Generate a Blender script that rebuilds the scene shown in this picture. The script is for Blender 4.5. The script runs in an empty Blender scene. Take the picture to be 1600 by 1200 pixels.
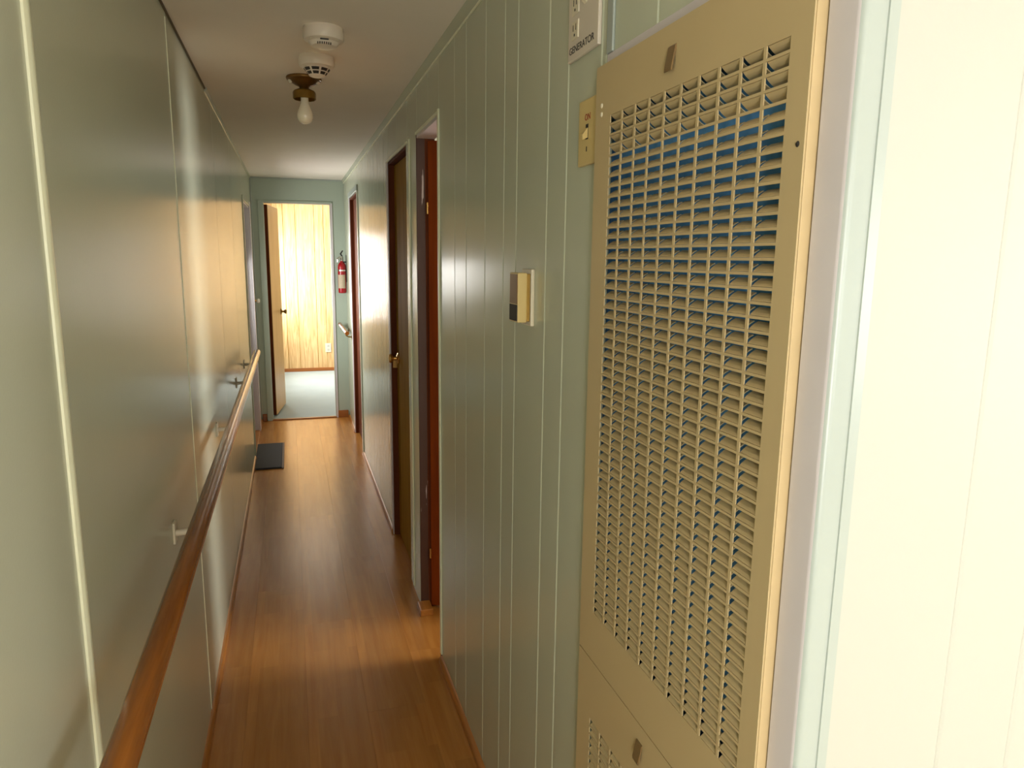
import bpy, bmesh, math, random
from mathutils import Vector, Matrix, Quaternion
random.seed(7)
S = bpy.context.scene
C = S.collection
PI = math.pi

# ------------------------------------------------------------------ camera, world, lights, exposure
cam_d = bpy.data.cameras.new('camera'); cam = bpy.data.objects.new('camera', cam_d); C.objects.link(cam)
yaw, pitch, roll = 0.30120, 0.17513, -0.01207
f = Vector((math.sin(yaw)*math.cos(pitch), math.cos(yaw)*math.cos(pitch), -math.sin(pitch)))
r = Vector((math.cos(yaw), -math.sin(yaw), 0)); d = f.cross(r)
r2 = r*math.cos(roll)+d*math.sin(roll); d2 = -r*math.sin(roll)+d*math.cos(roll)
cam.matrix_world = Matrix(((r2.x, -d2.x, -f.x, 0), (r2.y, -d2.y, -f.y, 0), (r2.z, -d2.z, -f.z, 1.5), (0, 0, 0, 1)))
cam_d.sensor_fit = 'HORIZONTAL'; cam_d.sensor_width = 36; cam_d.lens = 36*1110.46/1600; cam_d.clip_start = .02
S.camera = cam
S.view_settings.view_transform = 'Standard'; S.view_settings.look = 'None'
S.view_settings.gamma = 1; S.view_settings.use_curve_mapping = False
S.view_settings.exposure = 0.42
try:
    S.cycles.max_bounces = 10; S.cycles.diffuse_bounces = 8; S.cycles.glossy_bounces = 5
    S.cycles.transparent_max_bounces = 8; S.cycles.sample_clamp_indirect = 4; S.cycles.caustics_reflective = False
except Exception: pass

w = bpy.data.worlds.new('sky'); S.world = w; w.use_nodes = True
bg = w.node_tree.nodes['Background']; bg.inputs[0].default_value = (.78, .88, 1, 1); bg.inputs[1].default_value = 1.2

def daylight(name, loc, direction, sx, sy, power, col=(1, .97, .92)):
    l = bpy.data.lights.new(name, 'AREA'); l.shape = 'RECTANGLE'; l.size = sx; l.size_y = sy; l.energy = power; l.color = col
    o = bpy.data.objects.new(name, l); C.objects.link(o); o.location = loc
    o.rotation_euler = Vector(direction).to_track_quat('-Z', 'Z').to_euler()
    return o
# window daylight, with two added living room windows (each lamp stands in its window's opening, just outside the pane)
daylight('living_room_end_window_daylight', (1.2, -3.62, 1.30), (0, 1, .5), 2.6, 1.3, 48, (1, 1, .97))
daylight('living_room_side_added_light', (-.42, -1.75, 1.30), (1, 0, .2), 1.5, 1.1, 114, (1, 1, .97))  # added behind the camera to throw more light on the hall walls
daylight('living_room_far_added_light', (4.02, -1.65, 1.30), (-1, 0, 0), 1.7, 1.1, 66, (1, 1, .97))  # added out of view to light the left wall and brighten the hall
daylight('hall_door_window_daylight', (-.42, 5.93, 1.22), (1, 0, -.35), .5, .7, 24, (1, .99, .95))
daylight('bedroom_window_daylight', (-.33, 8.81, 1.25), (1, 0, 0), 1.3, 1.0, 85, (1, .98, .94))
daylight('bathroom_window_daylight', (4.02, 2.05, 1.35), (-1, 0, -.1), 1.0, .9, 130, (1, .98, .94))

# ------------------------------------------------------------------ helpers
def lin(c):
    return tuple(((v/255)/12.92 if v/255 <= .04045 else ((v/255+.055)/1.055)**2.4) for v in c)+(1,)
MATS = {}
def mat(name, rgb, rough=.5, var=0, vscale=6, bump=0, bscale=200, metal=0, stretch=None, spec=.5, coat=0):
    m = bpy.data.materials.new(name); m.use_nodes = True; MATS[name] = m
    nt = m.node_tree; b = nt.nodes['Principled BSDF']
    b.inputs['Base Color'].default_value = lin(rgb); b.inputs['Roughness'].default_value = rough
    b.inputs['Metallic'].default_value = metal; b.inputs['Specular IOR Level'].default_value = spec
    if coat: b.inputs['Coat Weight'].default_value = coat; b.inputs['Coat Roughness'].default_value = .12
    tc = nt.nodes.new('ShaderNodeTexCoord'); mp = nt.nodes.new('ShaderNodeMapping')
    nt.links.new(tc.outputs['Object'], mp.inputs[0])
    if stretch: mp.inputs['Scale'].default_value = stretch
    n = nt.nodes.new('ShaderNodeTexNoise'); n.inputs['Scale'].default_value = vscale; n.inputs['Detail'].default_value = 4
    nt.links.new(mp.outputs[0], n.inputs['Vector'])
    mix = nt.nodes.new('ShaderNodeMix'); mix.data_type = 'RGBA'
    c = Vector(lin(rgb)[:3])
    v = var if var else .03
    mix.inputs[6].default_value = (*(c*(1-v)), 1); mix.inputs[7].default_value = (*(c*(1+v)), 1)
    nt.links.new(n.outputs[0], mix.inputs[0]); nt.links.new(mix.outputs[2], b.inputs['Base Color'])
    if bump:
        n2 = nt.nodes.new('ShaderNodeTexNoise'); n2.inputs['Scale'].default_value = bscale; n2.inputs['Detail'].default_value = 2
        nt.links.new(mp.outputs[0], n2.inputs['Vector'])
        bp = nt.nodes.new('ShaderNodeBump'); bp.inputs['Strength'].default_value = bump; bp.inputs['Distance'].default_value = .001
        nt.links.new(n2.outputs[0], bp.inputs['Height']); nt.links.new(bp.outputs[0], b.inputs['Normal'])
    return m

def wood(name, dark, light, rough, scale, strips=None, axis='Y', spec=.5, coat=0, knots=0, vary=.15):
    """grain running along axis; strips = (length, width) of printed strips"""
    m = bpy.data.materials.new(name); m.use_nodes = True; MATS[name] = m
    nt = m.node_tree; N = nt.nodes.new; L = nt.links.new; b = nt.nodes['Principled BSDF']
    b.inputs['Roughness'].default_value = rough; b.inputs['Specular IOR Level'].default_value = spec
    if coat: b.inputs['Coat Weight'].default_value = coat; b.inputs['Coat Roughness'].default_value = .15
    tc = N('ShaderNodeTexCoord'); oi = N('ShaderNodeObjectInfo')
    ad = N('ShaderNodeVectorMath'); ad.operation = 'ADD'
    mu = N('ShaderNodeMath'); mu.operation = 'MULTIPLY'; mu.inputs[1].default_value = 37
    L(oi.outputs['Random'], mu.inputs[0]); cb = N('ShaderNodeCombineXYZ')
    for k in range(3): L(mu.outputs[0], cb.inputs[k])
    L(tc.outputs['Object'], ad.inputs[0]); L(cb.outputs[0], ad.inputs[1])
    mp = N('ShaderNodeMapping'); L(ad.outputs[0], mp.inputs[0])
    s = [scale]*3; s['XYZ'.index(axis)] = scale*.06; mp.inputs['Scale'].default_value = s
    n = N('ShaderNodeTexNoise'); n.inputs['Scale'].default_value = 1; n.inputs['Detail'].default_value = 7; n.inputs['Roughness'].default_value = .6
    n.inputs['Distortion'].default_value = .4+knots
    L(mp.outputs[0], n.inputs['Vector'])
    cr = N('ShaderNodeValToRGB'); cr.color_ramp.elements[0].position = .32; cr.color_ramp.elements[1].position = .7
    cr.color_ramp.elements[0].color = lin(dark); cr.color_ramp.elements[1].color = lin(light)
    L(n.outputs[0], cr.inputs[0])
    hs = N('ShaderNodeHueSaturation'); L(cr.outputs[0], hs.inputs['Color'])
    mr = N('ShaderNodeMapRange'); mr.inputs['To Min'].default_value = 1-vary; mr.inputs['To Max'].default_value = 1+vary
    if strips:
        m2 = N('ShaderNodeMapping'); m2.inputs['Rotation'].default_value = (0, 0, PI/2) if axis == 'Y' else (0, 0, 0)
        L(tc.outputs['Object'], m2.inputs[0])
        br = N('ShaderNodeTexBrick'); br.inputs['Scale'].default_value = 1
        br.inputs['Brick Width'].default_value = strips[0]; br.inputs['Row Height'].default_value = strips[1]
        br.inputs['Mortar Size'].default_value = .0; br.offset = .37; br.inputs['Bias'].default_value = 0
        br.inputs['Color1'].default_value = (0, 0, 0, 1); br.inputs['Color2'].default_value = (1, 1, 1, 1)
        L(m2.outputs[0], br.inputs['Vector']); L(br.outputs['Color'], mr.inputs[0])
    else:
        L(oi.outputs['Random'], mr.inputs[0])
    L(mr.outputs[0], hs.inputs['Value']); L(hs.outputs[0], b.inputs['Base Color'])
    return m

# procedural materials -------------------------------------------------------------
SAGE = mat('sage_paint', (186, 190, 169), .22, .03, 3, .10, 260, spec=.42)
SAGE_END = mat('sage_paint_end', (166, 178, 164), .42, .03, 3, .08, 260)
GROOVE = mat('groove_paint', (226, 228, 200), .35, .03, 5)
LAV = mat('lavender_grey_paint', (204, 197, 200), .42, .08, 9, .05, 120)
MINT = mat('pale_mint_paint', (158, 166, 160), .30, .03, 4)
CREAM = mat('cream_paint', (173, 173, 163), .5, .015, 3, .06, 200)
CEIL = mat('ceiling_paint', (234, 227, 217), .75, .04, 5, .35, 160)
BEIGE = mat('beige_enamel', (187, 166, 125), .42, .03, 7, .04, 90)
LATCH = mat('shade_darkened_latch', (118, 94, 60), .4, .08, 40)  # brown set darker to paint in the shade on the sloping latch fronts
BEIGE_EDGE = mat('worn_beige_edge', (192, 168, 126), .45, .12, 22)
BLUE = mat('blue_filter', (84, 146, 206), .9, .25, 60, .6, 150)
DARKIN = mat('dark_cavity', (30, 28, 28), .8)
IVORY = mat('ivory_plastic', (206, 182, 122), .35)
WHITEP = mat('white_plastic', (214, 204, 180), .35)
PINKP = mat('pinkish_white_plastic', (208, 197, 182), .35)
DETW = mat('detector_white', (226, 214, 196), .4)
SHADOW_LINE = mat('painted_shadow_line', (92, 82, 62), .8)  # dark tone standing in for the shadow line where wall meets ceiling
SLOT = mat('dark_slot', (40, 34, 30), .6)
INK = mat('black_ink', (40, 34, 30), .7)
REDINK = mat('red_ink', (150, 40, 24), .7)
BRONZE = mat('bronze_metal', (116, 84, 40), .38, .15, 30, metal=.7)
BRASS = mat('old_brass', (140, 108, 46), .35, .12, 40, metal=.75)
BRIGHTBRASS = mat('polished_brass', (214, 168, 96), .25, .05, 40, metal=.9)
BULB = mat('opal_bulb_glass', (236, 226, 202), .12)
RED = mat('red_enamel', (150, 8, 22), .25, .03, 9)
CHROME = mat('chrome', (200, 195, 188), .2, .03, 20, metal=1)
BLACKP = mat('black_plastic', (26, 24, 24), .4)
LABELP = mat('paper_label', (176, 160, 136), .7, .12, 60)
MAT_D = mat('charcoal_rubber', (44, 47, 52), .8, .12, 120, .6, 400)
MAT_E = mat('grey_mat_edge', (120, 104, 92), .7)
CARPET = mat('pale_blue_carpet', (158, 170, 172), .95, .10, 5, .8, 300)
CARPET2 = mat('beige_bounce_carpet', (206, 192, 166), .95, .10, 5, .8, 300)
CRYSTAL = mat('white_ceramic', (232, 226, 214), .2)
EXTW = mat('exterior_white', (230, 230, 226), .6)
FLOORM = wood('laminate_oak', (164, 106, 46), (184, 126, 60), .25, 34, (.42, .0645), 'Y', vary=.09)
SHOE = wood('shoe_moulding_wood', (152, 96, 38), (178, 116, 52), .32, 40, None, 'Y', vary=.06)
SHOEX = wood('shoe_moulding_wood_x', (128, 72, 26), (160, 96, 40), .32, 40, None, 'X', vary=.06)
RAILW = wood('handrail_wood', (126, 70, 20), (162, 98, 36), .22, 46, None, 'Y', vary=.05, coat=.3)
DOOR_O = wood('orange_stained_door', (110, 46, 10), (130, 58, 14), .5, 30, None, 'Z', vary=.04, spec=.1)
DOOR_B = wood('brown_stained_door', (146, 106, 34), (172, 130, 50), .6, 30, None, 'Z', vary=.04, spec=.03)
DOOR_D = wood('dark_stained_wood', (82, 40, 22), (106, 56, 34), .6, 30, None, 'Z', vary=.04, spec=.05)
DOOR_T = wood('tan_door_veneer', (206, 160, 100), (226, 184, 122), .4, 24, None, 'Z', vary=.03)
PANELW = wood('printed_wood_panelling', (182, 142, 90), (228, 194, 142), .4, 36, None, 'Z', vary=.05, knots=1.2)

def flaked():
    m = bpy.data.materials.new('dark_wood_with_flaked_lavender_paint'); m.use_nodes = True
    nt = m.node_tree; b = nt.nodes['Principled BSDF']; b.inputs['Roughness'].default_value = .45
    tc = nt.nodes.new('ShaderNodeTexCoord'); mp = nt.nodes.new('ShaderNodeMapping'); mp.inputs['Scale'].default_value = (60, 20, 5)
    n = nt.nodes.new('ShaderNodeTexNoise'); n.inputs['Scale'].default_value = 1; n.inputs['Detail'].default_value = 5
    cr = nt.nodes.new('ShaderNodeValToRGB'); cr.color_ramp.elements[0].position = .64; cr.color_ramp.elements[1].position = .655
    cr.color_ramp.elements[0].color = lin((66, 36, 24)); cr.color_ramp.elements[1].color = lin((172, 160, 160))
    nt.links.new(tc.outputs['Object'], mp.inputs[0]); nt.links.new(mp.outputs[0], n.inputs['Vector'])
    nt.links.new(n.outputs[0], cr.inputs[0]); nt.links.new(cr.outputs[0], b.inputs['Base Color'])
    return m
FLAKED = flaked()
def glass():
    m = bpy.data.materials.new('window_glass'); m.use_nodes = True; nt = m.node_tree
    nt.nodes.remove(nt.nodes['Principled BSDF']); out = nt.nodes['Material Output']
    t = nt.nodes.new('ShaderNodeBsdfTransparent'); g = nt.nodes.new('ShaderNodeBsdfGlossy'); g.inputs['Roughness'].default_value = .02
    mx = nt.nodes.new('ShaderNodeMixShader'); mx.inputs[0].default_value = .06
    nt.links.new(t.outputs[0], mx.inputs[1]); nt.links.new(g.outputs[0], mx.inputs[2]); nt.links.new(mx.outputs[0], out.inputs[0])
    return m
GLASS = glass()

# mesh builders --------------------------------------------------------------------
def bm_box(bm, x0, x1, y0, y1, z0, z1, bev=0):
    v = [bm.verts.new(p) for p in ((x0, y0, z0), (x1, y0, z0), (x1, y1, z0), (x0, y1, z0), (x0, y0, z1), (x1, y0, z1), (x1, y1, z1), (x0, y1, z1))]
    fs = [bm.faces.new([v[i] for i in q]) for q in ((0, 3, 2, 1), (4, 5, 6, 7), (0, 1, 5, 4), (1, 2, 6, 5), (2, 3, 7, 6), (3, 0, 4, 7))]
    if bev:
        es = list({e for q in fs for e in q.edges})
        bmesh.ops.bevel(bm, geom=es, offset=bev, segments=2, profile=.5, affect='EDGES')
def bm_lathe(bm, prof, seg=32, M=None):
    """prof: (radius, height) list about local Z; M places it"""
    rings = []
    for rr, zz in prof:
        if rr < 1e-6: rings.append([bm.verts.new((0, 0, zz))])
        else: rings.append([bm.verts.new((rr*math.cos(2*PI*k/seg), rr*math.sin(2*PI*k/seg), zz)) for k in range(seg)])
    for a, b in zip(rings, rings[1:]):
        for k in range(seg):
            k2 = (k+1) % seg
            if len(a) == 1 and len(b) == 1: continue
            if len(a) == 1: bm.faces.new((a[0], b[k2], b[k]))
            elif len(b) == 1: bm.faces.new((a[k], a[k2], b[0]))
            else: bm.faces.new((a[k], a[k2], b[k2], b[k]))
    vs = [v for q in rings for v in q]
    if M: bmesh.ops.transform(bm, matrix=M, verts=vs)
    bmesh.ops.recalc_face_normals(bm, faces=bm.faces)
def bm_tube(bm, pts, rad, seg=12, cap=True):
    pts = [Vector(p) for p in pts]; rings = []
    up = Vector((0, 0, 1))
    for i, p in enumerate(pts):
        t = (pts[min(i+1, len(pts)-1)]-pts[max(i-1, 0)]).normalized()
        a = t.cross(up) if abs(t.dot(up)) < .95 else t.cross(Vector((1, 0, 0)))
        a.normalize(); b = t.cross(a)
        rr = rad[i] if isinstance(rad, (list, tuple)) else rad
        rings.append([bm.verts.new(p+a*rr*math.cos(2*PI*k/seg)+b*rr*math.sin(2*PI*k/seg)) for k in range(seg)])
    for q, s in zip(rings, rings[1:]):
        for k in range(seg): bm.faces.new((q[k], q[(k+1) % seg], s[(k+1) % seg], s[k]))
    if cap: bm.faces.new(rings[0][::-1]); bm.faces.new(rings[-1])
    bmesh.ops.recalc_face_normals(bm, faces=bm.faces)
def bm_profile(bm, pts2, axis, a0, a1):
    """extrude a closed 2D outline along axis ('Y': pts=(x,z); 'Z': pts=(x,y); 'X': pts=(y,z))"""
    def P(p, t): return {'Y': (p[0], t, p[1]), 'Z': (p[0], p[1], t), 'X': (t, p[0], p[1])}[axis]
    A = [bm.verts.new(P(p, a0)) for p in pts2]; B = [bm.verts.new(P(p, a1)) for p in pts2]
    n = len(pts2)
    for k in range(n): bm.faces.new((A[k], A[(k+1) % n], B[(k+1) % n], B[k]))
    bm.faces.new(A[::-1]); bm.faces.new(B)
    bmesh.ops.recalc_face_normals(bm, faces=bm.faces)
def wloc(o):
    v = Vector((0, 0, 0))
    while o: v += o.location; o = o.parent
    return v
def obj(name, bm, m, parent=None, smooth=False, local=False):
    """one mesh object; the bmesh is in world coordinates unless local (then in the parent's frame)"""
    if len(bm.verts):
        lo = [min(v.co[k] for v in bm.verts) for k in range(3)]; hi = [max(v.co[k] for v in bm.verts) for k in range(3)]
        c = Vector(((lo[0]+hi[0])/2, (lo[1]+hi[1])/2, lo[2]))
    else: c = Vector()
    bmesh.ops.translate(bm, vec=-c, verts=bm.verts)
    me = bpy.data.meshes.new(name); bm.to_mesh(me); bm.free(); me.materials.append(m)
    if smooth:
        for p in me.polygons: p.use_smooth = True
        if hasattr(me, 'set_sharp_from_angle'): me.set_sharp_from_angle(angle=math.radians(38))
    o = bpy.data.objects.new(name, me); C.objects.link(o)
    if parent:
        o.parent = parent; o.location = c if local else c-wloc(parent)
    else: o.location = c
    return o
def box(name, x0, x1, y0, y1, z0, z1, m, parent=None, bev=0, local=False):
    bm = bmesh.new(); bm_box(bm, x0, x1, y0, y1, z0, z1, bev); return obj(name, bm, m, parent, local=local)
def boxes(name, bl, m, parent=None):
    bm = bmesh.new()
    for b in bl: bm_box(bm, *b)
    return obj(name, bm, m, parent)
def tag(o, label=None, cat=None, group=None, kind=None):
    if label: o['label'] = label
    if cat: o['category'] = cat
    if group: o['group'] = group
    if kind: o['kind'] = kind
    return o
def thing(name, loc, label=None, cat=None, group=None, kind=None):
    o = bpy.data.objects.new(name, None); C.objects.link(o); o.location = loc; o.empty_display_size = .1
    return tag(o, label, cat, group, kind)
def struct(o): o['kind'] = 'structure'; return o
def text(name, body, size, loc, m, parent, stretch=1):
    """flat lettering on a wall that faces -X; reads with +Y at its start"""
    cu = bpy.data.curves.new(name, 'FONT'); cu.body = body; cu.size = size; cu.align_x = 'CENTER'; cu.align_y = 'CENTER'; cu.extrude = .0002
    t = bpy.data.objects.new(name, cu); C.objects.link(t)
    bpy.context.view_layer.update()
    me = bpy.data.meshes.new_from_object(t.evaluated_get(bpy.context.evaluated_depsgraph_get()))
    C.objects.unlink(t); bpy.data.objects.remove(t)
    R = Matrix(((0, 0, -1), (-1, 0, 0), (0, 1, 0))).to_4x4()
    me.transform(R @ Matrix.Diagonal((stretch, 1, 1, 1)))
    me.materials.clear(); me.materials.append(m)
    o = bpy.data.objects.new(name, me); C.objects.link(o); o.parent = parent; o.location = Vector(loc)-wloc(parent)
    return o

XL, XR, H, YE = -.305, .49, 2.17, 6.75     # hall: outer wall face, inner wall face, ceiling, end wall
XT = .56                                    # back face of the inner wall
XE = 3.9                                    # far outer wall of the home
YB, YL = 9.6, -3.5                          # bedroom back wall, living room end wall
DH = 1.965                                  # door opening height

# ------------------------------------------------------------------ the shell
floor = struct(box('floor', XL-.1, XE+.1, YL-.1, YE, -.08, -.008, DARKIN))
# laminate planks: courses along the hall
PW, PLN = .193, 1.28
x0 = -.003-2*PW
me_cache = {}
for ci in range(6):
    xa = x0+ci*PW; xb = xa+PW
    if xa >= XR+.35: break
    ca, cb_ = max(xa, XL), min(xb, XR+.5)
    off = [.35, 1.02, .1, .75, .42, .9][ci]
    y = -.9-off
    while y < YE:
        ya, yb = max(y, .2), min(y+PLN, YE)
        if yb-ya > .02: box('plank', ca+.0001, cb_-.0001, ya+.0001, yb-.0001, -.008, 0, FLOORM, floor, .0003)
        y += PLN
# living room and side room flooring outside the hall
struct(boxes('floor_room', [(XR+.5, XE, .6, YE, -.008, -.0005)], FLOORM))
struct(boxes('floor_living_room_unseen', [(XL, XE, YL, .2, -.008, .004), (XR+.5, XE, .2, .6, -.008, .004)], CARPET2))  # unseen pale carpet, put in to bounce light up to the ceiling
carpet_base = struct(box('floor_bedroom', XL-.1, XE+.1, YE, YB+.1, -.08, .006, CARPET))
struct(box('ceiling', XL-.1, XE+.1, YL-.1, YB+.1, H, H+.1, CEIL))

# left outer wall with the door opening and the bedroom window opening
LD0, LD1, LDH = 5.52, 6.36, 1.90
BW0, BW1, BZ0, BZ1 = 8.1, 9.52, .70, 1.80
wl = struct(boxes('wall_left', [
    (XL-.1, XL-.004, YL-.1, -2.55, -.08, H), (XL-.1, XL-.004, -2.55, -.95, -.08, .72), (XL-.1, XL-.004, -2.55, -.95, 1.88, H), (XL-.1, XL-.004, -.95, LD0, -.08, H), (XL-.1, XL-.004, LD0, LD1, LDH, H), (XL-.1, XL-.004, LD1, BW0, -.08, H),
    (XL-.1, XL-.004, BW0, BW1, -.08, BZ0), (XL-.1, XL-.004, BW0, BW1, BZ1, H), (XL-.1, XL-.004, BW1, YB+.1, -.08, H)], GROOVE))
def lp(y0, y1, z0=0, z1=H): box('panel', XL-.004, XL, y0+.0022, y1-.0022, z0, z1, SAGE, wl, .0012)
lp(YL, -2.55); lp(-2.55, -.95, 0, .72); lp(-2.55, -.95, 1.88, H)
seams = [-.95, -.13, 1.095, 2.315, 3.535, 4.475, LD0]
for a, b in zip(seams, seams[1:]): lp(a, b)
lp(LD0, LD1, LDH, H); lp(LD1, YE)
# round-edged batten over the first joint
bm = bmesh.new(); bm_profile(bm, [(XL, 1.083), (XL+.003, 1.084), (XL+.0055, 1.089), (XL+.006, 1.095), (XL+.0055, 1.101), (XL+.003, 1.106), (XL, 1.107)], 'Z', .0, H)
struct(obj('trim_1', bm, GROOVE, smooth=True))
box('cover_strip', XL, XL+.0015, 2.312, 2.3185, .0, H-.02, GROOVE, wl)
for yy in (3.535, 4.475): box('joint_shadow_strip', XL-.0035, XL-.0005, yy-.002, yy+.002, 0, H, SLOT, wl)

# right hall wall (body; openings for three doors and the furnace closet)
D1, D2, D3 = (2.43, 2.86), (3.10, 3.72), (5.42, 6.10)
FY0, FY1, FZ = .595, 1.095, 1.795
wr_boxes = []
cuts = [(*D1, DH), (*D2, DH), (*D3, DH)]
y = FY1
for a, b, zt in cuts:
    wr_boxes.append((XR+.004, XT, y, a, -.08, H)); wr_boxes.append((XR+.004, XT, a, b, zt, H)); y = b
wr_boxes.append((XR+.004, XT, y, YE, -.08, H))
wr = struct(boxes('wall_right', wr_boxes, GROOVE))
wh = struct(box('wall_right_header', XR+.004, XT, FY0, FY1, FZ, H, GROOVE))
struct(box('wall_right_corner', XR+.004, XT, .5625, FY0, -.08, H, GROOVE))
def rp(y0, y1, z0=0, z1=H, gap=.0003, m=SAGE, par=None):
    bm = bmesh.new(); e = .0034 if gap < .0005 else .0016
    bm_profile(bm, [(XR+.004, y0+gap), (XR+.003, y0+gap), (XR, y0+gap+e), (XR, y1-gap-e), (XR+.003, y1-gap), (XR+.004, y1-gap)], 'Z', z0, z1)
    obj('panel', bm, m, par or wr)
g = [1.113, 1.257, 1.36, 1.56, 1.66, 1.83, 2.04, 2.19, 2.43]
for a, b in zip(g, g[1:]): rp(a, b)
rp(FY1, 1.113)
for a, b in ((FY0-.03, .93), (.93, 1.075), (1.075, FY1)): rp(a, b, FZ+.0, H, par=wh)
rp(D1[0], 2.62, DH, H, .001); rp(2.62, D1[1], DH, H, .001)
rp(D1[1], D2[0], 0, H)
rp(D2[0], 3.4, DH, H, .001); rp(3.4, D2[1], DH, H, .001)
g = [3.72, 3.90, 4.06, 4.17, 4.37, 4.53, 4.67, 4.88, 5.03, 5.21, 5.42]
for a, b in zip(g, g[1:]): rp(a, b, gap=.0008)
rp(D3[0], 5.75, DH, H, .001); rp(5.75, D3[1], DH, H, .001)
rp(D3[1], 6.42, gap=.001); rp(6.42, YE, gap=.001)

# end wall with the bedroom doorway
EX0, EX1, EH = -.208, .372, 1.963
we = struct(boxes('wall_end', [(XL-.1, EX0, YE, YE+.10, 0, H), (EX0, EX1, YE, YE+.10, EH, H), (EX1, XE, YE, YE+.10, 0, H)], SAGE_END))
# cream wall of the living room, facing the camera
wc = struct(box('wall_cream', XT, XE, .562, .63, -.08, H, CREAM))
gx = [.526, .692, .803, 1.0, 1.13, 1.33, 1.53, 1.7, 1.9, 2.1, 2.25, 2.5, 2.7, 2.9, 3.1, 3.3, 3.5, 3.7, XE]
gx[0] = .492
for a, b in zip(gx, gx[1:]):
    bm = bmesh.new(); bm_profile(bm, [(a+.0001, .562), (a+.0001, .5565), (a+.0035, .555), (b-.0035, .555), (b-.0001, .5565), (b-.0001, .562)], 'Z', 0, H)
    obj('panel', bm, CREAM, wc)
# living room end wall (behind the camera) with its wide window
LWX0, LWX1, LWZ0, LWZ1 = -.12, 2.52, .62, 1.98
struct(boxes('wall_back', [(XL-.1, LWX0, YL-.1, YL, 0, H), (LWX1, XE+.1, YL-.1, YL, 0, H), (LWX0, LWX1, YL-.1, YL, 0, LWZ0), (LWX0, LWX1, YL-.1, YL, LWZ1, H)], CREAM))
# far outer wall with the bathroom window
struct(boxes('wall_outer', [(XE, XE+.1, YL, -2.55, -.08, H), (XE, XE+.1, -2.55, -.75, -.08, .72), (XE, XE+.1, -2.55, -.75, 1.88, H), (XE, XE+.1, -.75, 1.5, -.08, H), (XE, XE+.1, 1.5, 2.6, -.08, .85), (XE, XE+.1, 1.5, 2.6, 1.85, H), (XE, XE+.1, 2.6, YB+.1, -.08, H)], CREAM))
struct(box('wall_bathroom_near', XT, XE, 1.20, 1.27, -.08, H, CREAM))
struct(box('wall_bathroom_far', XT, XE, 2.99, 3.05, -.08, H, CREAM))
struct(box('wall_closet_back', 1.12, 1.16, .63, 1.20, -.08, H, DARKIN))
struct(box('wall_rooms_back', .9, .95, 3.05, YE, -.08, H, DOOR_B))

# bedroom back wall of printed panelling
wb = struct(box('wall_bedroom', XL-.1, XE+.1, YB+.004, YB+.1, 0, H, DOOR_B))
gx = [XL, -.19, -.063, .085, .313, .43, .60, .80, .98, 1.2, 1.45, 1.7, 2.0, 2.3, 2.6, 2.9, 3.2, 3.5, XE]
for a, b in zip(gx, gx[1:]): box('panel', a+.003, b-.003, YB, YB+.004, 0, H, PANELW, wb, .0015)
struct(box('baseboard_bedroom', XL, XE, YB-.012, YB, .006, .05, SHOEX, bev=.003))

# windows (frames and panes) ---------------------------------------------------------
def window_x(name, x, y0, y1, z0, z1, sgn):
    """window in a wall of constant x"""
    w_ = thing(name, (x, (y0+y1)/2, z0), kind='structure')
    t = .04
    for a, b, c_, e in ((y0, y1, z0, z0+t), (y0, y1, z1-t, z1), (y0, y0+t, z0+t, z1-t), (y1-t, y1, z0+t, z1-t), ((y0+y1)/2-.015, (y0+y1)/2+.015, z0+t, z1-t)):
        box('window_frame', x-.03, x+.03, a, b, c_, e, EXTW, w_, .003)
    box('window_pane', x-.003, x+.003, y0+t, y1-t, z0+t, z1-t, GLASS, w_)
window_x('window_1', XL-.05, BW0, BW1, BZ0, BZ1, 1)
window_x('window_2', XE+.04, 1.5, 2.6, .85, 1.85, -1)
window_x('added_window_side', XL-.05, -2.55, -.95, .72, 1.88, 1)  # unseen window added for the side light into the hall
window_x('added_window_far', XE+.04, -2.55, -.75, .72, 1.88, -1)  # unseen window added for the far light that brightens the hall
w3 = thing('window_3', (1.2, YL-.05, LWZ0), kind='structure')
for a, b, c_, e in ((LWX0, LWX1, LWZ0, LWZ0+.05), (LWX0, LWX1, LWZ1-.05, LWZ1), (LWX0, LWX0+.05, LWZ0+.05, LWZ1-.05), (LWX1-.05, LWX1, LWZ0+.05, LWZ1-.05), (.74, .78, LWZ0+.05, LWZ1-.05), (1.62, 1.66, LWZ0+.05, LWZ1-.05)):
    box('window_frame', a, b, YL-.08, YL-.02, c_, e, EXTW, w3, .004)
for a, b in ((LWX0+.05, .74), (.78, 1.62), (1.66, LWX1-.05)): box('window_pane', a, b, YL-.053, YL-.047, LWZ0+.05, LWZ1-.05, GLASS, w3)

# ceiling edge mouldings ---------------------------------------------------------------
bm = bmesh.new(); bm_profile(bm, [(XR, H), (XR-.016, H), (XR-.0155, H-.004), (XR-.008, H-.012), (XR-.0035, H-.026), (XR, H-.026)], 'Y', .56, YE)
t2 = struct(obj('trim_2', bm, SAGE, smooth=True))
box('bead', XR-.005, XR, .56, YE, H-.031, H-.026, GROOVE, t2, .0012)
bm = bmesh.new(); bm_profile(bm, [(XL, H), (XL+.010, H), (XL+.007, H-.008), (XL+.003, H-.016), (XL, H-.016)], 'Y', 3.3, YE)
struct(obj('trim_3', bm, SAGE, smooth=True))
struct(box('ceiling_shadow_strip', XL, XL+.005, .2, 3.3, H-.006, H, SHADOW_LINE))  # dark strip that paints the shadow line along the left ceiling edge
struct(box('trim_4', XL, XR, YE-.006, YE, H-.012, H, MINT, bev=.002))
bm = bmesh.new(); bm_box(bm, XL, XL+.012, YE-.012, YE, .06, H-.01, .003); struct(obj('trim_5', bm, MINT))
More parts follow.
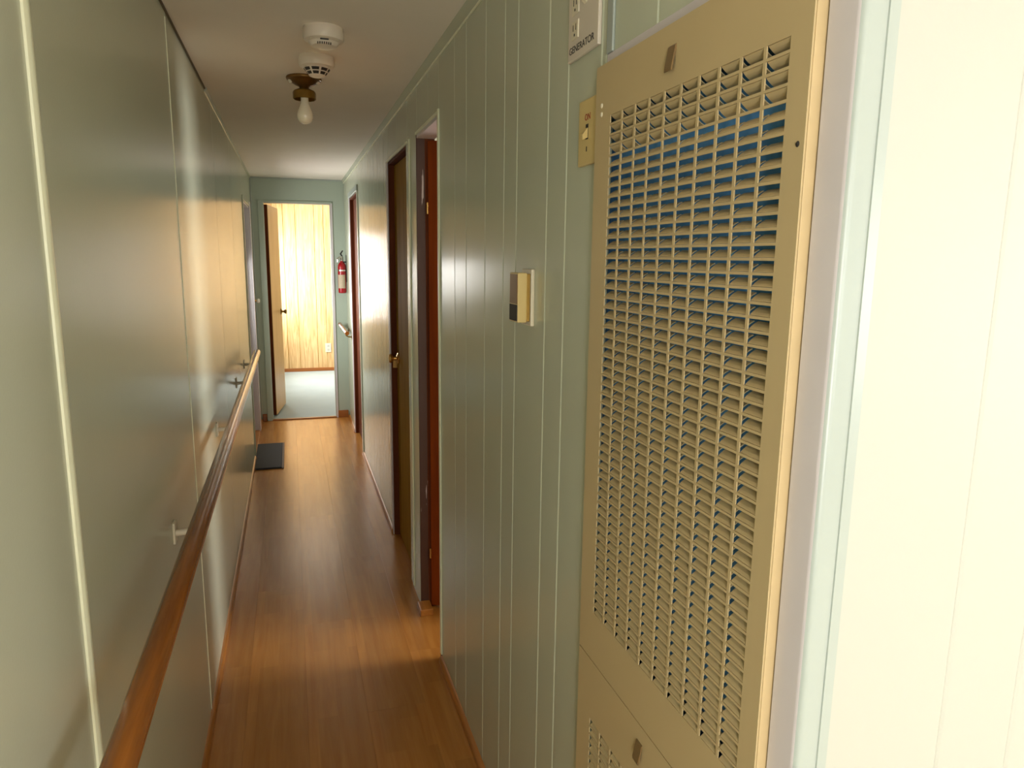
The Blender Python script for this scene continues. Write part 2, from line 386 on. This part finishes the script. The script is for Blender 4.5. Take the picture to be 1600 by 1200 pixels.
# outside corner moulding where hall wall meets the cream wall
bm = bmesh.new()
arc = [(XR-.003+.008-.008*math.cos(a), .548+.008-.008*math.sin(a)) for a in [k*PI/2/6 for k in range(7)]]
lav = [(XR-.003, FY0-.004)]+arc[:3]+[(XR-.001, .562), (XR-.001, FY0-.004)]
mint = arc[2:]+[(.514, .548), (.5145, .5465), (.527, .5475), (.528, .5555), (XR, .5555), (XR-.001, .562)]
tc_ = thing('trim_6', (XR, .555, 0), kind='structure')
bm = bmesh.new(); bm_profile(bm, lav, 'Z', 0, H); obj('corner_leg', bm, LAV, tc_, True)
bm = bmesh.new(); bm_profile(bm, mint, 'Z', 0, H); obj('corner_leg', bm, MINT, tc_, True)
# batten over the furnace and lavender strip along its top
struct(box('trim_7', XR-.005, XR, 1.066, 1.088, FZ+.02, H-.03, MINT, bev=.002))
struct(box('trim_8', XR-.002, XR, FY0-.004, FY1-.006, FZ+.001, FZ+.02, LAV, bev=.0006))

# shoe mouldings ---------------------------------------------------------------------
def shoe_y(name, x, s, y0, y1, m=SHOE):
    bm = bmesh.new()
    pr = [(x, 0), (x+s*.014, 0)]+[(x+s*(.014*math.cos(a)), .003+.022*math.sin(a)) for a in [k*PI/2/5 for k in range(6)]]
    bm_profile(bm, pr, 'Y', y0, y1); return struct(obj(name, bm, m, smooth=True))
shoe_y('baseboard_left', XL, 1, .2, LD0-.06)
shoe_y('baseboard_left_end', XL, 1, LD1+.04, YE-.013)
shoe_y('baseboard_right', XR, -1, 1.1, D1[0]-.01)
shoe_y('baseboard_right_mid', XR, -1, D2[1]+.03, D3[0]-.02)
shoe_y('baseboard_right_end', XR, -1, D3[1]+.02, YE-.013)
struct(box('baseboard_end_a', EX1+.012, XR-.014, YE-.013, YE, 0, .068, SHOEX, bev=.003))
struct(box('baseboard_end_b', XL+.013, EX0-.045, YE-.013, YE, 0, .068, SHOEX, bev=.003))
struct(box('baseboard_post', XR-.02, XR+.034, 2.775, 2.86, 0, .03, SHOE, bev=.003))
struct(box('trim_9', EX0, EX1, YE-.005, YE+.03, 0, .010, SHOEX, bev=.002))

# ------------------------------------------------------------------ doors
def knob_bm(bm, p, dirv, rr=.026, ln=.055):
    q = Vector(dirv).to_track_quat('Z', 'Y').to_matrix().to_4x4()
    bm_lathe(bm, [(0, 0), (.030, 0), (.030, .004), (.024, .008), (.011, .012), (.010, ln*.5), (rr*.8, ln*.62), (rr, ln*.8), (rr*.86, ln*.95), (rr*.4, ln), (0, ln)], 24, Matrix.Translation(p) @ q)

# door 1 : hinged on the far jamb, standing open into the bathroom
d1 = thing('door_1', (XR, D1[1], 0), kind='structure')
box('jamb', XR-.004, XR+.030, D1[1]-.004, D1[1]+.003, .03, DH, FLAKED, d1, .001)
box('jamb_stop', XR+.030, XT, D1[1]-.002, D1[1]+.003, 0, DH, DOOR_D, d1, .001)
box('head_jamb', XR-.002, XT, D1[0], D1[1]-.004, DH-.012, DH, LAV, d1, .001)
box('jamb', XR-.002, XT, D1[0]-.001, D1[0]+.012, 0, DH-.012, DOOR_D, d1, .001)
box('casing', XR-.006, XR, D1[0]-.016, D1[0]+.004, .03, DH+.016, GROOVE, d1, .002)
box('casing', XR-.006, XR, D1[0]+.004, D1[1]+.01, DH, DH+.012, GROOVE, d1, .002)
box('casing', XR-.005, XR, D1[1]+.001, D1[1]+.035, .03, DH, SAGE, d1, .0015)
leaf = thing('door_leaf', (0, 0, 0)); leaf.parent = d1; leaf.location = (.040, -.012, 0); leaf.rotation_euler = (0, 0, math.radians(62))
# leaf local frame: closed it runs along -Y
box('leaf_board', 0, .034, -.40, 0, .012, DH-.02, DOOR_O, leaf, .002, local=True)
for hz in (.25, 1.69):
    bm = bmesh.new(); bm_tube(bm, [(-.003, .002, hz-.022), (-.003, .002, hz+.022)], .0035, 10); obj('hinge', bm, BRIGHTBRASS, leaf, True, local=True)
bm = bmesh.new(); knob_bm(bm, (0, -.36, .98), (-1, 0, 0)); obj('knob', bm, BRIGHTBRASS, leaf, True, local=True)

# door 2 : brown door, shut, set back in its opening
d2 = thing('door_2', (XR, D2[1], 0), kind='structure')
box('casing', XR-.006, XR, D2[0]-.075, D2[0]-.055, .02, DH+.012, GROOVE, d2, .002)
box('casing', XR-.005, XR, D2[0]-.05, D2[0]+.002, .02, DH, SAGE, d2, .0015)
box('casing', XR-.006, XR, D2[0]-.01, D2[1]+.03, DH, DH+.012, GROOVE, d2, .002)
box('casing', XR-.005, XR, D2[1]-.004, D2[1]+.05, 0.0, DH, LAV, d2, .0015)
box('jamb', XR, XT, D2[1]-.008, D2[1]+.002, 0, DH, DOOR_D, d2, .001)
box('jamb', XR, XT, D2[0]-.002, D2[0]+.014, 0, DH, DOOR_D, d2, .001)
box('head_jamb', XR, XT, D2[0]+.014, D2[1]-.014, DH-.014, DH, DOOR_D, d2, .001)
lf = box('leaf_board', XR+.028, XR+.062, D2[0]+.016, D2[1]-.016, .012, DH-.017, DOOR_B, d2, .002)
bm = bmesh.new(); knob_bm(bm, (XR+.028, D2[1]-.075, .985), (-1, 0, 0), .024, .052); obj('knob', bm, BRIGHTBRASS, d2, True)
box('strike_plate', XR+.008, XR+.030, D2[1]-.0095, D2[1]-.007, .925, .975, BRIGHTBRASS, d2, .0005)

# door 3 : dark door near the end of the hall
d3 = thing('door_3', (XR, D3[1], 0), kind='structure')
box('casing', XR-.008, XR, D3[1]-.006, D3[1]+.045, .0, DH, LAV, d3, .002)
box('casing', XR-.008, XR, D3[0]-.045, D3[0]+.006, .0, DH, SAGE, d3, .002)
box('casing', XR-.012, XR, D3[0]-.045, D3[1]+.045, DH, DH+.045, MINT, d3, .003)
box('jamb', XR, XT, D3[1]-.014, D3[1]+.002, 0, DH, DOOR_D, d3, .001)
box('jamb', XR, XT, D3[0]-.002, D3[0]+.014, 0, DH, DOOR_D, d3, .001)
box('head_jamb', XR, XT, D3[0]+.014, D3[1]-.014, DH-.014, DH, DOOR_D, d3, .001)
box('leaf_board', XR+.024, XR+.058, D3[0]+.016, D3[1]-.016, .012, DH-.017, DOOR_D, d3, .002)

# door 4 : outer door in the left wall with a glazed upper half
d4 = thing('door_4', (XL, (LD0+LD1)/2, 0), kind='structure')
box('jamb', XL-.1, XL, LD1-.02, LD1+.002, 0, LDH, LAV, d4, .002)
box('jamb', XL-.1, XL, LD0-.002, LD0+.02, 0, LDH, LAV, d4, .002)
box('head_jamb', XL-.1, XL, LD0+.02, LD1-.02, LDH-.02, LDH+.002, LAV, d4, .002)
box('casing', XL, XL+.012, LD1-.012, LD1+.045, 0, LDH+.03, LAV, d4, .004)
box('casing', XL, XL+.008, LD0-.02, LD0+.012, 0, LDH+.02, SAGE, d4, .003)
box('casing', XL, XL+.008, LD0+.012, LD1-.012, LDH-.012, LDH+.02, SAGE, d4, .003)
GY0, GY1, GZ0, GZ1 = 5.68, 6.18, .92, 1.62
for nm, a, b, c_, e in (('door_stile', LD0+.022, GY0, .015, LDH-.022), ('door_stile', GY1, LD1-.022, .015, LDH-.022), ('door_rail', GY0, GY1, .015, GZ0), ('door_rail', GY0, GY1, GZ1, LDH-.022)):
    box(nm, XL-.075, XL-.035, a, b, c_, e, MINT, d4, .003)
box('door_pane', XL-.058, XL-.053, GY0, GY1, GZ0, GZ1, GLASS, d4)
box('threshold', XL-.1, XL+.005, LD0, LD1, 0, .014, SHOE, d4, .003)

# door 5 : tan bedroom door, swung in on its far-left hinges
d5 = thing('door_5', (EX0, YE+.1, 0), kind='structure')
for a, b in ((EX0-.04, EX0+.002), (EX1-.002, EX1+.012)):
    box('casing', a, b, YE-.010, YE, .0, EH+.0, LAV if a > 0 else SAGE_END, d5, .002)
box('casing', EX0-.04, EX1+.012, YE-.010, YE, EH-.002, EH+.012, SAGE_END, d5, .002)
box('jamb', EX0-.002, EX0+.008, YE, YE+.1, .006, EH, SAGE_END, d5, .001)
box('jamb', EX1-.008, EX1+.002, YE, YE+.1, .006, EH, CREAM, d5, .001)
box('head_jamb', EX0+.008, EX1-.008, YE, YE+.1, EH-.008, EH+.002, CREAM, d5, .001)
lf5 = thing('door_leaf', (0, 0, 0)); lf5.parent = d5; lf5.location = (.003, .055, 0); lf5.rotation_euler = (0, 0, math.radians(-8.0))
box('leaf_core', .003, .031, 0, .56, .02, EH-.015, DOOR_D, lf5, .001, local=True)
box('leaf_skin', .031, .035, .001, .559, .02, EH-.015, DOOR_T, lf5, .0005, local=True)
box('leaf_skin', -.001, .003, .001, .559, .02, EH-.015, DOOR_T, lf5, .0005, local=True)
bm = bmesh.new(); knob_bm(bm, (.035, .50, .955), (1, 0, 0), .024, .055); obj('knob', bm, BRASS, lf5, True, local=True)
for hz in (.3, 1.60):
    bm = bmesh.new(); bm_tube(bm, [(-.002, -.006, hz-.04), (-.002, -.006, hz+.04)], .006, 10); obj('hinge', bm, BRIGHTBRASS, lf5, True, local=True)

# ------------------------------------------------------------------ furnace closet front
FX = XR-.016                                   # face of the panels
fur = thing('furnace_cabinet', (XR, (FY0+FY1)/2, 0), 'tall beige metal furnace front with rows of slotted louvres and a blue filter behind', 'furnace')
SPLIT = .813
def louvre_panel(name, z0, z1, lz0, lz1, ncol, flip_rows, parent, ind_limit):
    ly0, ly1 = .624, 1.042
    cp = (ly1-ly0)/ncol; bar = .0046; rows = max(1, round((lz1-lz0)/.0154)); rp_ = (lz1-lz0)/rows; hb = .0031
    ys = [FY0]; zs = [z0]
    for i in range(ncol): ys += [ly0+i*cp+bar/2, ly0+(i+1)*cp-bar/2]
    for j in range(rows): zs += [lz0+j*rp_+hb/2, lz0+(j+1)*rp_-hb/2]
    ys.append(FY1); zs.append(z1)
    bm = bmesh.new()
    V = [[bm.verts.new((FX, y, z)) for z in zs] for y in ys]
    for i in range(len(ys)-1):
        for j in range(len(zs)-1):
            if i % 2 == 1 and j % 2 == 1: continue
            bm.faces.new((V[i][j], V[i][j+1], V[i+1][j+1], V[i+1][j]))
    ret = bmesh.ops.extrude_face_region(bm, geom=list(bm.faces))
    bmesh.ops.translate(bm, vec=(.0016, 0, 0), verts=[q for q in ret['geom'] if isinstance(q, bmesh.types.BMVert)])
    bmesh.ops.recalc_face_normals(bm, faces=bm.faces)
    # folded-back rim so that the panel has its real depth
    for b in ((FX+.0016, XR+.002, FY0, FY0+.0018, z0, z1), (FX+.0016, XR+.002, FY1-.0018, FY1, z0, z1), (FX+.0016, XR+.002, FY0+.0018, FY1-.0018, z1-.0018, z1), (FX+.0016, XR+.002, FY0+.0018, FY1-.0018, z0, z0+.0018)):
        bm_box(bm, *b)
    body = obj(name, bm, BEIGE, parent)
    # one bent slat per slot
    sw = cp-bar-.0024
    def slat_mesh(flip):
        bm = bmesh.new(); s = -1 if flip else 1
        h_ = rp_-hb
        # profile in (x, z): front edge at one lip of the slot, curving back and across it
        pr = [(0, 0), (.003, h_*.23), (.0068, h_*.46), (.0112, h_*.65)]
        th = .0009
        P = [(px, s*pz) for px, pz in pr]+[(px-th*.6, s*(pz+th)) for px, pz in pr[::-1]]
        bm_profile(bm, P, 'Y', -sw/2, sw/2)
        me = bpy.data.meshes.new('slat'); bm.to_mesh(me); bm.free(); me.materials.append(BEIGE); return me
    M0, M1 = slat_mesh(False), slat_mesh(True)
    cells = []
    for j in range(rows):
        flip = (rows-1-j) < flip_rows
        for i in range(ncol):
            yc = ly0+(i+.5)*cp-.0011
            zc = (lz0+(j+1)*rp_-hb/2-.0002) if flip else (lz0+j*rp_+hb/2+.0002)
            dist = (yc**2+(zc-1.5)**2+.22)
            vis = zc > .95-.62*(1.06-yc)*0 - 10
            cells.append((dist, yc, zc, flip))
    cells.sort(key=lambda c: c[0])
    rest = bmesh.new()
    for n_, (dd, yc, zc, flip) in enumerate(cells):
        if n_ < ind_limit:
            o = bpy.data.objects.new('slat', M1 if flip else M0); C.objects.link(o); o.parent = body
            o.location = Vector((FX+.0010, yc, zc))-wloc(body)
        else:
            nv = len(rest.verts); rest.from_mesh(M1 if flip else M0); rest.verts.ensure_lookup_table()
            bmesh.ops.translate(rest, vec=(FX+.0010, yc, zc), verts=rest.verts[nv:])
    if len(rest.verts): tag(obj('slats', rest, BEIGE, body), kind='stuff')
    else: rest.free()
    return body
up = louvre_panel('upper_panel', SPLIT+.001, FZ, .9015, 1.7177, 10, 4, fur, 300)
lo = louvre_panel('lower_panel', .02, SPLIT-.001, .10, .704, 10, 0, fur, 60)
box('worn_edge', FX+.002, XR-.0005, FY0-.0012, FY0-.0001, .02, FZ-.002, BEIGE_EDGE, fur, .0004)
box('filter', XR+.010, XR+.022, FY0+.01, FY1-.01, .05, FZ-.02, BLUE, fur)
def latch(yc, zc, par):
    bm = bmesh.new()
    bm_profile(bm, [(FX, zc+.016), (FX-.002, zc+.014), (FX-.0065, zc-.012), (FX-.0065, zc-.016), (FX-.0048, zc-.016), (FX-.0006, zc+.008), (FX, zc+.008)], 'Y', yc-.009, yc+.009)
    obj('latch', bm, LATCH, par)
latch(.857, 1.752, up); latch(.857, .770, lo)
bm = bmesh.new()
for yy, zz in ((1.072, 1.735), (1.072, 1.722)):
    bm_lathe(bm, [(0, .002), (.003, .0014), (.004, 0)], 10, Matrix.Translation((FX, yy, zz)) @ Vector((-1, 0, 0)).to_track_quat('Z', 'Y').to_matrix().to_4x4())
obj('screw', bm, WHITEP, up, True)
bm = bmesh.new(); bm_lathe(bm, [(0, .0012), (.0022, .0008), (.003, 0)], 10, Matrix.Translation((FX, .6045, 1.612)) @ Vector((-1, 0, 0)).to_track_quat('Z', 'Y').to_matrix().to_4x4()); obj('screw', bm, SLOT, up, True)

# ------------------------------------------------------------------ wall fittings
# outlet and switch plate marked for the generator
sp = thing('outlet_switch_plate', (XR, 1.183, 1.838), 'white outlet and switch plate with handwritten label above the ivory switch', 'switch plate')
box('plate', XR-.007, XR, 1.117, 1.247, 1.838, 1.955, PINKP, sp, .002)
for zc in (1.925, 1.885):
    rc = box('receptacle', XR-.009, XR-.006, 1.198, 1.228, zc-.015, zc+.015, WHITEP, sp, .0015)
    for dy in (-.006, .006): box('slot', XR-.0094, XR-.0088, 1.213+dy-.0011, 1.213+dy+.0011, zc-.001, zc+.009, SLOT, rc)
    box('slot', XR-.0094, XR-.0088, 1.211, 1.215, zc-.010, zc-.006, SLOT, rc)
bm = bmesh.new(); bm_profile(bm, [(XR-.006, 1.914), (XR-.020, 1.930), (XR-.019, 1.937), (XR-.006, 1.934)], 'Y', 1.166, 1.177); obj('toggle', bm, WHITEP, sp)
text('lettering', 'GENERATOR', .0165, (XR-.0072, 1.186, 1.8545), INK, sp, 1.12)
# ivory single switch
sv = thing('light_switch', (XR, 1.152, 1.656), 'ivory single light switch plate with red handwriting beside the furnace front', 'light switch')
box('plate', XR-.006, XR, 1.114, 1.190, 1.656, 1.763, IVORY, sv, .002)
box('toggle_bezel', XR-.0068, XR-.0055, 1.147, 1.157, 1.698, 1.722, SLOT, sv)
bm = bmesh.new(); bm_profile(bm, [(XR-.006, 1.717), (XR-.016, 1.704), (XR-.015, 1.696), (XR-.006, 1.700)], 'Y', 1.1475, 1.1565); obj('toggle', bm, IVORY, sv)
box('screw', XR-.0068, XR-.0055, 1.1508, 1.1532, 1.678, 1.686, SLOT, sv)
text('lettering', 'ON', .015, (XR-.0062, 1.151, 1.733), REDINK, sv)
# thermostat
tm = thing('thermostat', (XR, 1.45, 1.36), 'small cream thermostat with dark lower dial panel on the groove-panelled wall', 'thermostat')
box('back_plate', XR-.008, XR, 1.424, 1.490, 1.358, 1.478, WHITEP, tm, .002)
box('base', XR-.016, XR-.008, 1.430, 1.484, 1.368, 1.468, BRASS, tm, .001)
cv = box('cover', XR-.036, XR-.016, 1.428, 1.486, 1.366, 1.470, IVORY, tm, .0015)
box('face_panel', XR-.0368, XR-.0355, 1.431, 1.483, 1.405, 1.467, BRONZE, cv, .0003)
box('dial_panel', XR-.0374, XR-.0355, 1.431, 1.483, 1.369, 1.403, SLOT, cv, .0003)

# ------------------------------------------------------------------ handrails
def rail_profile(bm, p0, p1, rr):
    bm_tube(bm, [p0, Vector(p0).lerp(Vector(p1), .004), Vector(p0).lerp(Vector(p1), .996), p1], [rr*.9, rr, rr, rr*.9], 24)
RX, RZ = -.228, .872
hr = thing('handrail', (XL, 2.7, .8), 'long polished wooden handrail running along the sage panelled wall on white brackets', 'handrail')
bm = bmesh.new(); rail_profile(bm, (RX, .35, RZ), (RX, 4.93, RZ), .0215); obj('rail', bm, RAILW, hr, True)
for yb in (.75, 1.86, 2.98, 4.08, 4.78):
    bm = bmesh.new()
    bm_box(bm, XL, XL+.006, yb-.016, yb+.016, RZ-.085, RZ-.03, .002)
    bm_tube(bm, [(XL+.004, yb, RZ-.06), (XL+.035, yb, RZ-.058), (RX-.012, yb, RZ-.048), (RX, yb, RZ-.034), (RX, yb, RZ-.0215)], [.009, .008, .007, .007, .007], 12)
    bm_box(bm, RX-.013, RX+.015, yb-.02, yb+.02, RZ-.026, RZ-.0215, .001)
    obj('bracket', bm, WHITEP, hr, True)
gr = thing('grab_rail', (XR, 6.4, .8), 'short wooden grab rail below the fire extinguisher on the end of the hall', 'handrail')
bm = bmesh.new(); rail_profile(bm, (.443, 6.16, .855), (.418, 6.70, .885), .0175); obj('rail', bm, RAILW, gr, True)
for yb in (6.24, 6.60):
    t = (yb-6.16)/.54; px = .443-.025*t; pz = .855+.03*t
    bm = bmesh.new(); bm_box(bm, XR-.005, XR, yb-.014, yb+.014, pz-.07, pz-.02, .002)
    bm_tube(bm, [(XR-.003, yb, pz-.045), (XR-.03, yb, pz-.043), (px, yb, pz-.03), (px, yb, pz-.017)], .006, 10); obj('bracket', bm, BRASS, gr, True)

# ------------------------------------------------------------------ ceiling fittings
def down(prof): return prof
def lathe_down(name, prof, c, m, par, seg=40):
    bm = bmesh.new(); bm_lathe(bm, [(a, -b) for a, b in prof], seg, Matrix.Translation(c)); return obj(name, bm, m, par, True)
det = [((.124, 2.345, H), 'white smoke alarm with a small slit and fine sound holes on the ceiling', False), ((.116, 2.675, H), 'white smoke alarm with large dark window slots beside the ceiling lamp', True)]
for c, lab, big in det:
    sd = thing('smoke_alarm', c, lab, 'smoke alarm', 'smoke alarms on the hall ceiling')
    rr = .060
    lathe_down('base', [(0, 0), (rr*.96, 0), (rr*.97, .006), (0, .006)], c, DETW, sd)
    if big: prof = [(0, .006), (rr*.98, .006), (rr, .010), (rr, .026), (rr*.95, .033), (.048, .036), (.046, .037), (.026, .062), (.020, .0645), (0, .065)]
    else: prof = [(0, .006), (rr*.98, .006), (rr, .010), (rr, .030), (rr*.95, .036), (rr*.80, .040), (rr*.74, .041), (rr*.62, .052), (rr*.35, .056), (0, .057)]
    body = lathe_down('body', prof, c, DETW, sd)
    cx, cy = c[0], c[1]
    if big:
        # dark windows round the chamber, in two tiers, with white ribs left between them
        for tier, (r0, r1, z0, z1) in enumerate(((.0428, .0364, .0400, .0480), (.0340, .0276, .0510, .0590))):
            for k in range(8):
                a0 = 2*PI*(k+.3)/8+.09; a1 = 2*PI*(k+1.3)/8-.09
                bm = bmesh.new(); q = []
                for t in range(5):
                    a = a0+(a1-a0)*t/4
                    q.append((bm.verts.new((cx+(r0+.0012)*math.cos(a), cy+(r0+.0012)*math.sin(a), H-z0)), bm.verts.new((cx+(r1+.0012)*math.cos(a), cy+(r1+.0012)*math.sin(a), H-z1))))
                for u, v in zip(q, q[1:]): bm.faces.new((u[0], u[1], v[1], v[0]))
                gm = list(bm.faces); ex = bmesh.ops.extrude_face_region(bm, geom=gm)
                for vv in [e for e in ex['geom'] if isinstance(e, bmesh.types.BMVert)]:
                    dv = Vector((cx-vv.co.x, cy-vv.co.y, 0)).normalized()*.002; vv.co += dv
                bmesh.ops.recalc_face_normals(bm, faces=bm.faces)
                obj('window_slot', bm, SLOT, body)
    else:
        box('test_slit', cx-.012, cx+.012, cy-.0488, cy-.0450, H-.0435, H-.0405, SLOT, body)
        for k in range(7):
            a = -PI/2+(k-3)*.16
            box('sound_hole', cx+.040*math.cos(a)-.0014, cx+.040*math.cos(a)+.0014, cy+.040*math.sin(a)-.002, cy+.040*math.sin(a)+.002, H-.0535, H-.0475, SLOT, body)
    for a in (-.7, -2.4):
        bm = bmesh.new(); bm_lathe(bm, [(0, -.003), (.003, -.002), (.004, 0)], 10, Matrix.Translation((cx+.052*math.cos(a), cy+.052*math.sin(a), H-.039))); obj('indicator', bm, WHITEP, body, True)
lc = (.080, 2.985, H)
lp_ = thing('ceiling_lamp', lc, 'bare bulb ceiling lamp with bronze canopy and brass socket collar', 'lamp')
lathe_down('canopy', [(0, 0), (.064, 0), (.066, .004), (.064, .010), (.052, .014), (.046, .020), (.034, .028), (.020, .034), (.016, .040), (0, .040)], lc, BRONZE, lp_)
lathe_down('collar', [(.014, .038), (.022, .042), (.040, .050), (.043, .056), (.043, .078), (.0405, .080), (.0405, .058), (.020, .050), (.014, .046)], lc, BRASS, lp_, 12)
lathe_down('bulb', [(.0145, .052), (.0145, .082), (.016, .095), (.021, .108), (.027, .122), (.030, .136), (.029, .149), (.023, .161), (.012, .168), (0, .170)], lc, BULB, lp_)
for s in (-1, 1):
    bm = bmesh.new(); bm_lathe(bm, [(0, -.012), (.006, -.010), (.008, -.004), (.006, .003), (0, .003)], 12, Matrix.Translation((lc[0]+s*.052, lc[1]-.006, H-.014)) @ Matrix.Rotation(s*.5, 4, 'Y')); obj('glass_clip_screw', bm, WHITEP, lp_, True)

# ------------------------------------------------------------------ fire extinguisher on the right wall
ex, ey, ez = .448, 6.655, 1.170
fe = thing('fire_extinguisher', (ex, ey, ez), 'red fire extinguisher with pale label hanging in the corner by the bedroom doorway', 'fire extinguisher')
def lathe_up(name, prof, m, par, seg=28):
    bm = bmesh.new(); bm_lathe(bm, prof, seg, Matrix.Translation((ex, ey, ez))); return obj(name, bm, m, par, True)
cyl = lathe_up('cylinder', [(0, 0), (.026, 0), (.034, .004), (.036, .014), (.036, .235), (.034, .252), (.026, .268), (.015, .278), (.013, .290), (0, .290)], RED, fe)
lathe_up('band', [(.0362, .196), (.0375, .197), (.0375, .209), (.0362, .210)], CHROME, fe)
bm = bmesh.new()
for z0, z1 in ((.045, .165),):
    A = []
    for t in range(9):
        a = math.radians(-160+t*14)
        A.append((bm.verts.new((ex+.0366*math.cos(a), ey+.0366*math.sin(a), ez+z0)), bm.verts.new((ex+.0366*math.cos(a), ey+.0366*math.sin(a), ez+z1))))
    for u, v in zip(A, A[1:]): bm.faces.new((u[0], v[0], v[1], u[1]))
ret = bmesh.ops.extrude_face_region(bm, geom=list(bm.faces))
for vv in [e for e in ret['geom'] if isinstance(e, bmesh.types.BMVert)]: vv.co += Vector((ex-vv.co.x, ey-vv.co.y, 0)).normalized()*.0008
bmesh.ops.recalc_face_normals(bm, faces=bm.faces)
obj('paper_label', bm, LABELP, cyl)
lathe_up('valve', [(0, .288), (.014, .288), (.014, .312), (.010, .318), (.010, .328), (0, .328)], CHROME, fe, 16)
bm = bmesh.new(); bm_tube(bm, [(ex+.01, ey, ez+.318), (ex-.02, ey-.02, ez+.322), (ex-.045, ey-.03, ez+.302)], [.007, .006, .005], 8); obj('lower_lever', bm, CHROME, fe, True)
bm = bmesh.new(); bm_tube(bm, [(ex+.006, ey, ez+.328), (ex-.010, ey-.02, ez+.350), (ex+.008, ey-.04, ez+.378)], [.006, .007, .006], 8); obj('upper_lever', bm, BLACKP, fe, True)
bm = bmesh.new(); bm_tube(bm, [(ex-.012, ey-.012, ez+.316), (ex-.030, ey-.022, ez+.318), (ex-.036, ey-.024, ez+.300), (ex-.036, ey-.020, ez+.28)], [.005, .006, .007, .008], 8); obj('nozzle', bm, CHROME, fe, True)
boxes('bracket', [(XR-.005, XR, ey-.018, ey+.018, ez+.10, ez+.34), (XR-.012, XR-.004, ey-.010, ey+.010, ez+.19, ez+.215), (ex+.010, XR-.004, ey-.010, ey+.010, ez+.270, ez+.285)], BLACKP, fe)

# ------------------------------------------------------------------ floor mat, outlet in the bedroom, knob on the wall
bm = bmesh.new(); bm_box(bm, -.300, -.112, 5.16, 5.86, 0, .014, .003)
fm = thing('floor_mat', (-.2, 5.5, 0), 'dark charcoal mat lying on the floor against the wall by the outer door', 'mat')
obj('pile', bm, MAT_D, fm)
box('edge_strip', -.112, -.098, 5.15, 5.87, 0, .010, MAT_E, fm, .002); box('edge_strip', -.300, -.098, 5.86, 5.872, 0, .010, MAT_E, fm, .002)
bo = thing('wall_outlet', (.442, YB, .25), 'cream electrical outlet low on the bedroom wood panelling', 'outlet')
box('plate', .405, .479, YB-.006, YB, .252, .37, WHITEP, bo, .002)
for zz in (.285, .335): box('receptacle', .427, .457, YB-.008, YB-.005, zz-.014, zz+.014, CREAM, bo, .0015)
hk = thing('wall_knob', (XL+.012, 6.53, 1.09), 'small white and brass knob on the wall strip beside the outer door', 'round knob')  # a round white and brass knob rather than a hook
bm = bmesh.new(); bm_lathe(bm, [(0, 0), (.026, 0), (.024, .005), (.010, .008), (.009, .022), (0, .022)], 20, Matrix.Translation((XL, 6.53, 1.113)) @ Vector((1, 0, 0)).to_track_quat('Z', 'Y').to_matrix().to_4x4()); obj('rose', bm, BRIGHTBRASS, hk, True)
bm = bmesh.new(); bm_lathe(bm, [(0, .018), (.014, .020), (.020, .030), (.018, .042), (.008, .047), (0, .047)], 20, Matrix.Translation((XL, 6.53, 1.113)) @ Vector((1, 0, 0)).to_track_quat('Z', 'Y').to_matrix().to_4x4()); obj('handle', bm, CRYSTAL, hk, True)
